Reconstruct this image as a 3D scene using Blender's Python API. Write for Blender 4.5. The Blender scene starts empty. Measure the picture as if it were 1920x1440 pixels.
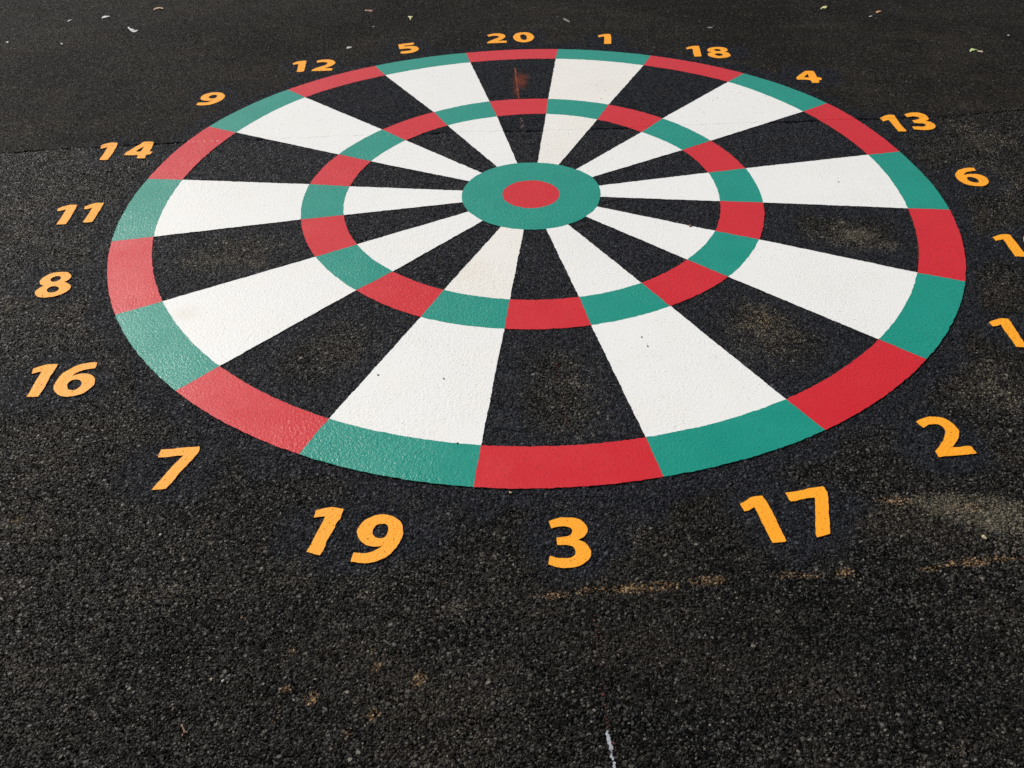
"""Painted dartboard on black asphalt. Ground positions are in millimetres from the point under the camera."""
import bpy, bmesh, math, random
import numpy as np
from mathutils import Vector, Matrix

SUN = (39, 50, 3.6, 9.0)      # elevation, azimuth left of straight ahead, strength, angle (degrees)
SKY_ST, SKY_SAT, EXPO, DENOISE = 0.07, 0.55, 0.0, False
DATA = {
 'rings': [[[-192.7,4450.3],[-167.7,4322.8],[-72.3,3849],[-39.3,3686.6],[40.4,3243.6]],[[265.7,4473.3],[248.4,4344.6],[189.4,3862.2],[173.6,3702.8],[120.1,3244.3]],[[712.9,4358.9],[662.4,4234.5],[451.5,3785.4],[389,3632.6],[201.3,3222.1]],[[1112.9,4107.8],[1021.3,4010.4],[666.8,3630.3],[561.9,3500.8],[266.7,3180.2]],[[1401.5,3748.8],[1276.5,3668.9],[831.1,3406.2],[701.8,3326.6],[323.3,3114]],[[1553.2,3271.2],[1421.8,3249.6],[918.6,3159],[769.9,3129.4],[343.1,3044.7]],[[1571.7,2807.9],[1428.8,2824.7],[925.9,2890.3],[772.7,2906.4],[340.7,2959.8]],[[1445.7,2355.3],[1313.7,2411.7],[854.4,2636.6],[715.7,2699.1],[322.4,2887.4]],[[1180.5,1969.4],[1076.5,2067],[704.9,2412.7],[589.5,2520.3],[276.5,2817.9]],[[812.9,1688.2],[741.1,1812.9],[494.3,2257.6],[421.6,2388],[209.8,2764.8]],[[369.8,1534],[343.7,1676],[242.3,2168.3],[216.7,2318.4],[131.2,2737.5]],[[-100.8,1513.5],[-83.7,1660.6],[-19.2,2159.3],[-0.7,2313.1],[53.5,2737.2]],[[-551.1,1642.2],[-492.4,1775.4],[-274.9,2228.9],[-210.4,2372.9],[-26.1,2759.7]],[[-938.4,1904.6],[-840.8,2011.1],[-491.5,2381.8],[-383.1,2488.1],[-90.7,2804]],[[-1228,2276.3],[-1099.6,2345.3],[-652.7,2588.4],[-521.8,2662.4],[-141.8,2871.3]],[[-1383.7,2718],[-1244,2744.1],[-744.5,2841.5],[-594,2866.5],[-166.3,2941.2]],[[-1395.4,3181.3],[-1255.9,3167.2],[-754.7,3107.7],[-598.4,3083.3],[-167.7,3029.6]],[[-1271.6,3648.7],[-1140.9,3583.8],[-677.5,3357.1],[-539.7,3287.7],[-145.3,3103.9]],[[-1001.6,4035.6],[-906.8,3941],[-523.4,3581],[-415.5,3472.7],[-98.7,3169.3]],[[-627.7,4304.6],[-567.2,4181.7],[-314.7,3747.5],[-248.5,3607.3],[-38.3,3216.5]]],
 'cam': [1.6118194663084968,1676.4582347474009,0.7027727241976715,-0.022334959430003538],
 'centre': [87.5,3002.3],
 'radii': [1500,1357,848.1,694.9,259.8],
 'digits': {"19":[[[[-479.1,1425.6,1],[-478.1,1447.4,1],[-476.4,1450.3,1],[-455.1,1455.5,0],[-440.7,1457.6,0],[-428.8,1456.9,0],[-411,1450.3,1],[-412.4,1441.6,1],[-415.3,1430.1,1],[-415.3,1421.5,1],[-420.7,1413.1,1],[-424.1,1400.9,0],[-425.6,1388.8,0],[-432.5,1368.6,0],[-438.5,1350.5,0],[-440.7,1331.7,0],[-447.7,1312.9,1],[-462.9,1316.3,0],[-479,1322.6,1],[-468.6,1362.3,1],[-451.4,1429.6,1],[-465.7,1428.3,0]]],[[[-375.2,1291.1,1],[-372.2,1317.8,1],[-356.6,1315.4,0],[-338.4,1315.8,0],[-325,1321.3,0],[-314.6,1329,0],[-307,1337.4,1],[-316.4,1333.5,0],[-330.6,1333.9,0],[-348.2,1340.7,0],[-361,1353.7,0],[-368.6,1370.4,0],[-370.4,1379.7,0],[-368.6,1394.6,0],[-360.2,1409.4,0],[-344.3,1423.2,0],[-326.1,1429.8,0],[-308.6,1429.8,0],[-292.2,1425.5,0],[-275.1,1412.6,0],[-266.3,1397.2,0],[-262.1,1376.6,0],[-263.8,1361.9,0],[-269.2,1340.2,0],[-278.9,1322.6,0],[-286.2,1310.4,0],[-299.1,1299.4,0],[-313.7,1292,0],[-329.8,1287.2,0],[-349.2,1287.2,0],[-363.3,1289.5,0]],[[-334.3,1376.8,0],[-332.1,1389.8,0],[-324.5,1399.9,0],[-313.3,1402.9,0],[-304.4,1400.2,0],[-298.4,1390.7,0],[-297.7,1377.6,0],[-301.2,1365.7,0],[-307.6,1358.6,0],[-317.4,1357.6,0],[-326.4,1361.9,0],[-332,1368.5,0]]]],"3":[[[[78.9,1397.8,1],[92.2,1404.1,0],[105,1407.7,0],[122.1,1408.9,0],[141.3,1406.4,0],[154.5,1399.3,0],[163.8,1387.9,0],[168.4,1374.5,0],[166.2,1360,0],[157.5,1348.7,0],[144,1340.1,1],[157.4,1333,0],[167.5,1320.7,0],[171.5,1308.7,0],[171.3,1300.4,0],[168,1286.7,0],[159.7,1277.3,0],[148.2,1268.8,0],[130.5,1262.6,0],[115.2,1260.3,0],[102.3,1260.7,0],[86.3,1265.2,0],[72,1271.7,1],[78.6,1295,1],[91.9,1289.9,0],[106,1288.1,0],[119.1,1288.1,0],[130.3,1293.2,0],[136.4,1301.4,0],[136.4,1309.7,0],[133.1,1318.2,0],[124.7,1324,0],[114.9,1326.4,0],[96,1325.6,1],[95,1348.4,1],[107.4,1349.9,0],[119.8,1352,0],[127.9,1357.5,0],[132.6,1365.3,0],[131.2,1374.1,0],[124.8,1379.4,0],[113.7,1381.5,0],[100.1,1381.2,0],[84.6,1375.5,1]]]],"17":[[[[538.4,1438.9,1],[555.4,1450.1,0],[570.9,1460.6,1],[584.6,1462.7,0],[598.8,1463.3,1],[600.9,1457.7,1],[610.7,1404.9,0],[621.2,1324.9,1],[617.5,1321.4,1],[588.9,1319.2,1],[586.8,1323.2,1],[580.2,1366.3,0],[576.6,1394.5,0],[571.1,1428.2,1],[560.9,1421.7,0],[551,1416.2,0],[544.5,1416,1]]],[[[655,1472,1],[688.8,1478,0],[718.9,1485.1,0],[750.1,1490.3,1],[753.7,1487.1,1],[757.7,1469.9,1],[744.6,1416.3,0],[733.9,1371.1,0],[726.7,1340.9,1],[693.1,1331.5,1],[691.9,1337.4,1],[710.6,1409.6,0],[722.6,1455,1],[691.9,1450,0],[662.2,1443,1],[658.6,1449,1]]]],"2":[[[[1058,1710.8,1],[1072.8,1720.9,0],[1088.4,1727.7,0],[1105.8,1730,0],[1124.6,1727.3,0],[1139.6,1717.8,0],[1149.5,1703.8,0],[1155.1,1687.7,0],[1154.2,1670.3,0],[1149,1656.4,0],[1140.6,1642.7,0],[1127.3,1627.8,0],[1115.2,1614.5,1],[1138.6,1616,0],[1160.4,1617.6,1],[1164.7,1615.2,1],[1168.2,1590.3,1],[1125.4,1585.7,0],[1093.1,1583.5,0],[1068.3,1581.6,1],[1067.9,1589,0],[1067.2,1601,1],[1072.8,1607.6,0],[1087.2,1623,0],[1102.5,1640.9,0],[1113.8,1659.1,0],[1120.4,1673,0],[1121.2,1684,0],[1118.3,1693.6,0],[1109.9,1700,0],[1099.3,1701,0],[1086.8,1699.5,0],[1077,1693.7,0],[1068,1688.4,1]]]],"7":[[[[-912.5,1669.9,1],[-883.4,1673.3,0],[-842.2,1677.5,0],[-814.7,1679.5,1],[-812.3,1672.3,1],[-811.8,1659.5,1],[-820.6,1634.6,0],[-835.5,1596.7,0],[-844.1,1579.1,0],[-850,1557.5,0],[-861.3,1531,1],[-876.9,1529.4,0],[-894.6,1527.9,1],[-892.9,1539.5,0],[-882.2,1565.5,0],[-865.7,1609.1,0],[-848.9,1647,1],[-875.5,1644.9,0],[-895.7,1642.1,0],[-912.3,1641.6,1],[-913.4,1654.5,0]]]],"16":[[[[-1381.4,2017.4,1],[-1365.6,2027.6,0],[-1347,2036.1,0],[-1331.2,2037.7,0],[-1314.9,2036.2,1],[-1315.9,2004.3,0],[-1316.6,1970.5,0],[-1315.6,1933.2,0],[-1318.2,1893.8,1],[-1335.6,1893,0],[-1350.7,1892.9,1],[-1350.4,1930.3,0],[-1350.4,2004,1],[-1362.9,1999.6,0],[-1376,1993.2,1]]],[[[-1202.4,2038.1,1],[-1199.8,2014.2,1],[-1222.3,2008.5,0],[-1239.9,2000.6,0],[-1251.1,1990.3,0],[-1254.8,1979.9,1],[-1239.8,1988.9,0],[-1222.9,1990.8,0],[-1208.3,1987.8,0],[-1192,1975.6,0],[-1182.7,1959.6,0],[-1178.7,1938.7,0],[-1184.4,1922.5,0],[-1195.3,1904.7,0],[-1209.4,1896.1,0],[-1226.9,1890.1,0],[-1246.7,1890.4,0],[-1262.6,1897.9,0],[-1277.6,1911.5,0],[-1287.6,1928.1,0],[-1291.5,1946.7,0],[-1291.3,1967.5,0],[-1287.1,1992.7,0],[-1274.6,2010.4,0],[-1259.2,2028.2,0],[-1239.2,2037.2,0],[-1219.9,2040.9,0],[-1206.2,2041.1,1]],[[-1254.7,1937.2,0],[-1255.8,1947.6,0],[-1250.5,1958.8,0],[-1240.2,1963.7,0],[-1229,1962.2,0],[-1218.5,1953.5,0],[-1215.1,1942,0],[-1217.1,1928.8,0],[-1224.1,1918.8,0],[-1235.4,1917.2,0],[-1246.4,1923.6,0]]]],"8":[[[[-1457.9,2469,1],[-1444.4,2462,0],[-1431.3,2451,0],[-1425.6,2440.3,0],[-1424.3,2426.7,0],[-1428.4,2411,0],[-1437.9,2400.4,0],[-1450.1,2389.9,0],[-1465.5,2383.5,0],[-1486.8,2381.2,0],[-1507.6,2384.4,0],[-1522.7,2395.9,0],[-1529.4,2407.1,0],[-1531.5,2418.2,0],[-1528.4,2430.8,0],[-1522.7,2441.8,0],[-1515.8,2449.5,1],[-1527.2,2455.6,0],[-1537,2468.1,0],[-1540,2478,0],[-1539.7,2492.8,0],[-1532.5,2507.3,0],[-1521.8,2520.2,0],[-1506,2527.1,0],[-1483.6,2529,0],[-1469.1,2527.3,0],[-1454.8,2515.8,0],[-1446.2,2502.2,0],[-1444.8,2490.6,0],[-1448.9,2479.3,0]],[[-1509,2484.2,0],[-1508.8,2493.2,0],[-1502.4,2500.3,0],[-1493.1,2504.9,0],[-1482.8,2502,0],[-1477.7,2494.4,0],[-1477.5,2482.9,0],[-1483.4,2474.1,0],[-1493.2,2471.3,0],[-1502.8,2474.9,0]],[[-1496.5,2421.6,0],[-1496.7,2432.8,0],[-1491.9,2441.4,0],[-1483.3,2445,0],[-1470.5,2442.1,0],[-1460.9,2432.1,0],[-1459.3,2421.7,0],[-1464.2,2413.2,0],[-1475.1,2408.9,0],[-1486.3,2410.2,0]]]],"11":[[[[-1660.8,2961.3,1],[-1647.6,2975.7,0],[-1628.4,2987.3,0],[-1611.5,2988.6,0],[-1597.4,2985.4,1],[-1593.4,2931.2,0],[-1590.6,2889.9,0],[-1590.8,2846,1],[-1605.1,2844.3,0],[-1624.3,2845.8,1],[-1625.3,2898.7,0],[-1628.7,2954.5,1],[-1640.7,2946.8,0],[-1653.1,2940.8,1],[-1657.1,2946.3,1]]],[[[-1566.7,2972,1],[-1552.6,2986.4,0],[-1534.1,2997.6,0],[-1518.3,2998.7,0],[-1502.2,2996.7,1],[-1500,2944.2,0],[-1499.3,2902.7,0],[-1498.7,2858.4,1],[-1513.1,2855.1,0],[-1533,2855.2,1],[-1532.6,2904.2,0],[-1534.7,2963.1,1],[-1547.4,2953.8,0],[-1559,2951.8,1],[-1562.7,2956.9,1]]]],"14":[[[[-1680,3486.6,1],[-1665.4,3501.9,0],[-1643.2,3512.9,0],[-1617.9,3509.7,1],[-1612.4,3480.3,1],[-1610.1,3465.7,1],[-1607.6,3394.4,0],[-1608.9,3355.6,1],[-1625.5,3353.7,0],[-1643.2,3357.3,1],[-1642.9,3410.2,0],[-1646.2,3472.9,1],[-1658,3465.2,0],[-1670.6,3458.6,1]]],[[[-1509,3513.4,1],[-1488.4,3514.9,0],[-1467.4,3509.5,1],[-1461.4,3472.6,0],[-1459.4,3422.3,1],[-1446.5,3421.7,1],[-1445.2,3414.5,1],[-1448.3,3395.3,1],[-1463.3,3392.5,1],[-1460.2,3361,1],[-1477.2,3360.2,0],[-1494.2,3364.5,1],[-1496.4,3392.4,1],[-1523.1,3392,0],[-1555.2,3393.6,1],[-1555.5,3409.4,1],[-1551.9,3423.4,1],[-1535.7,3458.3,0]],[[-1494.6,3470.7,1],[-1496,3422.4,1],[-1517.3,3424.5,1],[-1507.5,3449.7,0]]]],"9":[[[[-1387.5,3888.4,1],[-1382.6,3910.2,1],[-1362.9,3907.4,0],[-1345.2,3908.9,0],[-1335,3916.2,0],[-1322.8,3927.9,1],[-1337.2,3925,0],[-1357.8,3927.4,0],[-1370.6,3934.3,0],[-1380.6,3946,0],[-1386,3958.9,0],[-1386.2,3976.5,0],[-1380,3996.5,0],[-1366.3,4011,0],[-1350.2,4020.4,0],[-1330.1,4021.8,0],[-1308.5,4016.7,0],[-1292.4,4004.3,0],[-1279.8,3980.7,0],[-1277.1,3960.4,0],[-1281.4,3935.6,0],[-1291.4,3913.8,0],[-1305.5,3897.3,0],[-1322.1,3883.5,0],[-1340.6,3878,0],[-1359,3875.8,0],[-1382.8,3879.6,1]],[[-1350.6,3965.7,0],[-1348.4,3979.5,0],[-1341.7,3989.2,0],[-1331.3,3992.5,0],[-1320,3988,0],[-1314.8,3978.9,0],[-1315,3962.5,0],[-1321.8,3952.8,0],[-1333.1,3949.7,0],[-1344.6,3955.3,0]]]],"12":[[[[-1037.1,4361.6,1],[-1022.9,4378.8,0],[-1005.4,4390.7,0],[-987.7,4392.9,0],[-973.8,4390,1],[-969.5,4335.6,0],[-963.7,4254.9,1],[-981.7,4248.2,0],[-998.3,4251.1,1],[-1001.8,4298,0],[-1006,4349.7,1],[-1019.2,4348.5,0],[-1030.8,4342.4,1]]],[[[-922.7,4384.9,1],[-910.2,4396.3,0],[-886.9,4401.8,0],[-862.7,4400.3,0],[-841.4,4388.1,0],[-829,4363.1,0],[-829.3,4343.1,0],[-841.9,4316.1,0],[-857.5,4301.2,0],[-871.9,4288.4,1],[-848.1,4286.9,0],[-828.2,4281.9,1],[-830.6,4256.7,1],[-877.3,4254.8,0],[-928.8,4256.7,1],[-927.2,4274.1,1],[-912.5,4293.5,0],[-888.8,4312.9,0],[-871,4332.9,0],[-864.7,4351.2,0],[-871.1,4364.9,0],[-888.4,4370.7,0],[-905.8,4366.9,0],[-916.6,4359.6,1]]]],"5":[[[[-538.9,4589.3,1],[-507.5,4599,0],[-464.3,4611.8,1],[-456.6,4587.3,1],[-469.3,4579.3,0],[-487.4,4575.3,0],[-507.1,4570.7,1],[-505.1,4556.5,1],[-490.8,4560.2,0],[-472.8,4563.4,0],[-454.2,4559.7,0],[-437.7,4544.7,0],[-430.5,4524,0],[-433.1,4501.6,0],[-446.2,4482.4,0],[-463.3,4468.6,0],[-483.5,4462.4,0],[-502.1,4459.9,0],[-518.2,4464.1,1],[-518.7,4489.4,1],[-508.3,4492.5,0],[-492.4,4496.5,0],[-477.2,4499.8,0],[-467.9,4508.7,0],[-467.3,4518.7,0],[-474.6,4526.2,0],[-485.8,4529.2,0],[-501.9,4527.2,0],[-514.4,4524.2,0],[-526.8,4519.9,1]]]],"20":[[[[-89.1,4696.2,1],[-69.9,4710.9,0],[-46.1,4717.6,0],[-22.4,4714.7,0],[-3.4,4702.1,0],[5.5,4674.3,0],[0.9,4652.2,0],[-14.9,4626.4,0],[-27.4,4614,0],[-35.2,4607.8,1],[-11.9,4610.8,0],[12.2,4607,1],[11.2,4580.8,1],[-38.4,4579.5,0],[-87.2,4576.1,1],[-87.3,4593.5,1],[-69.5,4616.6,0],[-49.3,4637.5,0],[-32,4654.3,0],[-27.7,4669.7,0],[-36.7,4681.5,0],[-54,4684,0],[-68.2,4679.9,0],[-78.4,4670.7,1]]],[[[45,4658.3,0],[53.4,4693.9,0],[69.7,4717.9,0],[96.8,4726.7,0],[122.1,4722.8,0],[142.1,4699.5,0],[152.6,4660.4,0],[148.3,4625,0],[132.6,4595,0],[108.9,4581.2,0],[90.3,4582.4,0],[67.3,4594.8,0],[52.2,4622.2,0]],[[81.3,4669.5,0],[86.5,4689.5,0],[100.8,4694.5,0],[111.5,4681.1,0],[116.3,4653.8,0],[114.9,4631.5,0],[109.8,4616.3,0],[97.3,4614,0],[88.2,4624.3,0],[83.2,4646.9,0]]]],"1":[[[[480.1,4652.2,1],[485.4,4659.2,1],[503.2,4666.7,0],[516.6,4672.5,0],[529.6,4673.8,0],[548.2,4669.9,1],[544.6,4607.8,0],[536.6,4531.9,1],[520.2,4530.6,0],[501.8,4531.8,1],[507.3,4586.1,0],[512.2,4639.1,1],[500.4,4636.2,0],[485,4626.2,1]]]],"18":[[[[900.7,4453.6,1],[923.8,4469.2,0],[943.3,4476.4,0],[968.9,4474.8,1],[963.2,4407.9,0],[957.8,4338.3,1],[954.8,4334.4,1],[938.3,4333,0],[922.5,4332.3,1],[924.9,4377.1,0],[930.9,4439.1,1],[916.9,4437.1,0],[901.5,4430.5,1]]],[[[1080.1,4382,1],[1094.8,4372.9,0],[1099.8,4345.9,0],[1092.9,4326,0],[1073.6,4311,0],[1047.2,4304.6,0],[1025.4,4306.7,0],[1005.5,4319.2,0],[991.6,4340.3,0],[992.3,4360.7,0],[997.8,4374.7,0],[1014.5,4384,1],[1000.8,4399.3,0],[999.3,4416,0],[1011,4438.4,0],[1034.6,4451.7,0],[1060.9,4454.2,0],[1085.2,4446.4,0],[1098.3,4428.7,0],[1098.4,4409.9,0],[1091.4,4393.7,0]],[[1033.3,4416,0],[1040.2,4424.8,0],[1052.4,4425.3,0],[1063.1,4418.4,0],[1064.5,4405.8,0],[1057.8,4398.7,0],[1042.7,4398,0],[1035.1,4405.5,0]],[[1026.6,4356.5,0],[1033.7,4366.3,0],[1047.4,4367.5,0],[1060.6,4358.5,0],[1064.9,4346,0],[1056.3,4336.4,0],[1042.3,4333.2,0],[1030.6,4342,0]]]],"4":[[[[1402.7,4118.6,1],[1421.3,4120.1,0],[1440.5,4117.1,1],[1442.7,4108.6,1],[1440.3,4073.1,0],[1438.5,4040.3,1],[1452.8,4037.1,1],[1454.5,4030.1,1],[1452.7,4013.9,1],[1448.1,4007.3,1],[1436.1,4005.7,1],[1434.8,3989.7,1],[1430,3977.4,1],[1412.8,3976.1,0],[1398.3,3978.1,1],[1399.3,3991.7,0],[1399.5,4008.9,1],[1375.6,4016.1,0],[1340.4,4018.1,1],[1341.4,4041.3,1],[1371.3,4081.8,0]],[[1405.4,4084.6,1],[1402,4041.3,1],[1375.9,4042.8,1],[1390.4,4061.8,0]]]],"13":[[[[1578.5,3585.2,1],[1604.4,3605.7,0],[1625.9,3614.9,0],[1647.8,3611.8,1],[1645,3554.5,0],[1644.4,3504.7,0],[1646.7,3455.7,1],[1639,3450.9,1],[1624.8,3452.7,0],[1611.3,3452.4,1],[1611.3,3478.4,0],[1610.1,3527.7,0],[1609.1,3567.2,1],[1594.9,3559,0],[1582.5,3551.3,1]]],[[[1691.8,3615.7,1],[1716.9,3629.2,0],[1738.2,3632.9,0],[1759.8,3628.7,0],[1775.6,3613.1,0],[1781.3,3587.1,0],[1778.8,3569.1,0],[1769.5,3555.1,0],[1757,3545.7,1],[1772.6,3538.8,0],[1782.3,3520.4,0],[1781.5,3497.5,0],[1769.1,3477.1,0],[1749.4,3464.2,0],[1724.1,3460.3,0],[1702.8,3463.2,0],[1681.3,3469.5,1],[1683.8,3497.3,1],[1707.3,3496.1,0],[1725.8,3493.4,0],[1740.8,3499.6,0],[1744.4,3513.6,0],[1737.2,3524.6,0],[1720,3527.3,0],[1705,3531.6,1],[1704.9,3556.7,1],[1723.2,3561.2,0],[1738.3,3569.4,0],[1743.3,3578.9,0],[1738.2,3590.1,0],[1724.5,3594.5,0],[1710.1,3592.7,0],[1695.2,3587.3,1]]]],"6":[[[[1785,3097.5,1],[1767.6,3095.6,0],[1752.4,3090.9,0],[1740.2,3084.3,0],[1729.8,3072.6,0],[1726.2,3064.7,1],[1743.4,3070.9,0],[1758.1,3072.2,0],[1776.3,3070.4,0],[1790.7,3059.6,0],[1799.9,3041,0],[1799.2,3019.2,0],[1793.6,3003.7,0],[1782.5,2988.5,0],[1765.9,2977.6,0],[1746.2,2974.6,0],[1725,2979.5,0],[1706.1,2990.1,0],[1693.7,3010.3,0],[1689,3036.3,0],[1691.9,3060.2,0],[1699.4,3078.1,0],[1715,3099.8,0],[1731.1,3111.4,0],[1753.9,3120.6,0],[1773.6,3122.2,0],[1785.4,3118.1,1]],[[1726.5,3039.5,0],[1732.9,3047.2,0],[1742.9,3048.8,0],[1752.9,3043.3,0],[1760.5,3031.9,0],[1761.8,3017,0],[1758.7,3007.3,0],[1751.2,3002.7,0],[1740.1,3005.2,0],[1730.5,3013.5,0],[1725.1,3025.7,0]]]],"10":[[[[1642.5,2617.2,1],[1662.8,2627,0],[1680.8,2633.6,0],[1695.2,2634.4,0],[1706.3,2631.9,1],[1708.7,2626,1],[1707,2579,0],[1705.1,2517.4,0],[1702,2491.1,1],[1666.4,2494.4,1],[1668.5,2541.2,0],[1673.8,2602.4,1],[1658.1,2597.3,0],[1644.2,2593.1,1]]],[[[1733.2,2567.1,0],[1741.6,2602.7,0],[1757.9,2626.7,0],[1785,2635.5,0],[1810.3,2631.6,0],[1830.3,2608.3,0],[1840.8,2569.2,0],[1836.5,2533.8,0],[1820.8,2503.8,0],[1797.1,2490,0],[1778.5,2491.2,0],[1755.5,2503.6,0],[1740.4,2531,0]],[[1769.5,2578.3,0],[1774.7,2598.3,0],[1789,2603.3,0],[1799.7,2589.9,0],[1804.5,2562.6,0],[1803.1,2540.3,0],[1798,2525.1,0],[1785.5,2522.8,0],[1776.4,2533.1,0],[1771.4,2555.7,0]]]],"15":[[[[1428.5,2138.7,1],[1446.1,2147.3,0],[1465.6,2155.4,0],[1478.8,2155.9,0],[1492,2154,1],[1493.8,2148.9,1],[1492.3,2107.2,0],[1489.6,2046.5,0],[1488.8,2014.1,1],[1456.1,2016.9,1],[1457.9,2051.6,0],[1457.5,2095.3,0],[1459.1,2124.2,1],[1445.9,2118.8,0],[1433.8,2116,1],[1431.1,2120.2,1]]],[[[1535.1,2138.9,1],[1566.5,2148.6,0],[1609.7,2161.4,1],[1617.4,2136.9,1],[1604.7,2128.9,0],[1586.6,2124.9,0],[1566.9,2120.3,1],[1568.9,2106.1,1],[1583.2,2109.8,0],[1601.2,2113,0],[1619.8,2109.3,0],[1636.3,2094.3,0],[1643.5,2073.6,0],[1640.9,2051.2,0],[1627.8,2032,0],[1610.7,2018.2,0],[1590.5,2012,0],[1571.9,2009.5,0],[1555.8,2013.7,1],[1555.3,2039,1],[1565.7,2042.1,0],[1581.6,2046.1,0],[1596.8,2049.4,0],[1606.1,2058.3,0],[1606.7,2068.3,0],[1599.4,2075.8,0],[1588.2,2078.8,0],[1572.1,2076.8,0],[1559.6,2073.8,0],[1547.2,2069.5,1]]]]},
 'dust': [[-1239,1648,194,122,0.28],[-793,1371,150,83,0.22],[-783,1206,212,58,0.25],[-318,1236,142,60,0.22],[-21,1272,96,61,0.22],[287,1340,110,48,0.2],[380,1160,171,42,0.15],[-919,2640,239,143,0.3],[-897,2539,107,47,0.5],[-482,2064,172,132,0.22],[190,1851,88,214,0.28],[722,2072,139,160,0.3],[1164,2656,144,107,0.35],[-1462,2629,166,180,0.2],[134,952,210,72,0.12],[1060,1424,138,37,0.8],[1133,1388,87,58,0.9],[962,1436,76,24,0.6],[1153,1347,61,65,0.6],[1182,2655,99,78,0.6],[1232,2583,106,41,0.4],[756,2149,111,138,0.4],[747,2045,77,77,0.3],[-923,2573,199,47,0.5],[-987,2543,144,74,0.3],[-1366,2174,147,33,0.3],[-1363,2256,100,87,0.25],[1315,1813,85,89,0.4],[1324,1903,88,144,0.3],[168,1744,85,108,0.25],[-488,1991,92,100,0.15],[1940,3370,126,150,0.35],[-1139,1397,76,85,0.25],[-1188,1423,26,13,0.6],[-1073,1158,70,11,0.35],[-898,1133,40,8,0.5],[-508,1241,48,21,0.4],[-402,1161,35,8,0.4],[-126,1167,69,11,0.35],[-22,1168,46,8,0.35],[911,1276,48,15,0.3],[828,815,29,21,0.4],[-1739,2817,155,239,0.2],[-1579,2379,104,125,0.25],[1847,3053,118,268,0.25],[-77,969,170,124,0.08],[-509,1316,74,47,0.25],[-1315,1996,93,153,0.15],[-2041,3679,281,112,0.2],[2047,3680,224,67,0.2]],
 'rust': [[83,1189,46,11,0.45],[153,1197,35,10,0.5],[259,1203,70,10,0.75],[318,1207,47,9,0.65],[419,1219,35,13,0.6],[443,1221,23,9,0.8],[628,1230,59,7,0.75],[729,1232,21,9,0.95],[699,1230,59,4,0.6],[1028,1255,24,10,1],[979,1252,35,6,0.7],[1090,1259,59,6,0.8],[921,1238,35,7,0.4],[-468,1066,8,10,1],[-292,1022,8,9,1],[-199,992,10,17,1],[-466,976,9,6,0.8],[-412,955,13,10,1],[-376,943,3,3,0.9],[-286,916,10,15,0.8],[-470,910,5,12,1],[-331,874,10,13,0.5],[-299,1057,4,6,0.7],[-590,1152,7,8,0.5],[-159,1230,5,6,0.8],[762,2176,80,83,0.25],[-1195,1440,18,10,0.7],[-897,1131,34,5,0.5],[913,1440,51,14,0.5],[1082,1415,62,13,0.4],[-475,934,8,6,0.5],[-354,1118,7,5,0.4]],
 'red': [[69,4079,37,104,0.8],[49,3967,19,87,0.6],[94,4122,25,52,0.6]],
 'grime': [[-1006,2276,54,46,0.6],[-996,3039,61,34,0.3],[467,3974,145,113,0.35],[-132,2492,88,99,0.35],[411,2635,72,49,0.25],[-727,2532,89,53,0.25],[-451,2521,53,33,0.2],[231,2661,55,42,0.2],[1001,2279,147,118,0.12],[541,1931,119,121,0.12],[-345,2111,127,107,0.15],[107,2774,75,37,0.1],[1130,3788,116,70,0.15]],
 'seam': [[-2728.2,3429.1],[-2078.2,3440.5],[-1939.1,3459.5],[-1799,3473.2],[-1689.9,3476.1],[-1607.1,3485.9],[-1476.3,3499.3],[-1402,3503.1],[-555.8,3528.4],[-422.8,3537],[-244.3,3538.1],[-9.8,3544.1],[150.8,3535.8],[464.4,3548.1],[1193.2,3573.1],[1466.8,3585.3],[1601.4,3583.5],[1784,3589.9],[1898.6,3594.6],[1995.7,3611.1],[2214.2,3643.3],[2880.2,3691]],
 'chalk': {"red_far":[[49,4237.6],[51.5,4092.3],[56.5,3966.6],[59.1,3858.3]],"pink":[[62.3,3676.4],[66.2,3643.5],[70,3611],[66.7,3568.8]],"red_sector":[[128.2,1993.1],[131.9,1921.5],[137.4,1808.7],[140.9,1723.9]],"red_near":[[163.4,1138.8],[165.6,1072.8],[166.6,998.2],[166.5,916.6],[168.5,872.5],[176.4,829.9],[178.6,794]],"white":[[166.1,868.2],[168.5,851.1],[170.2,838.4],[170.4,819.7],[173.3,809.3],[173.6,793.1]]},
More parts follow.
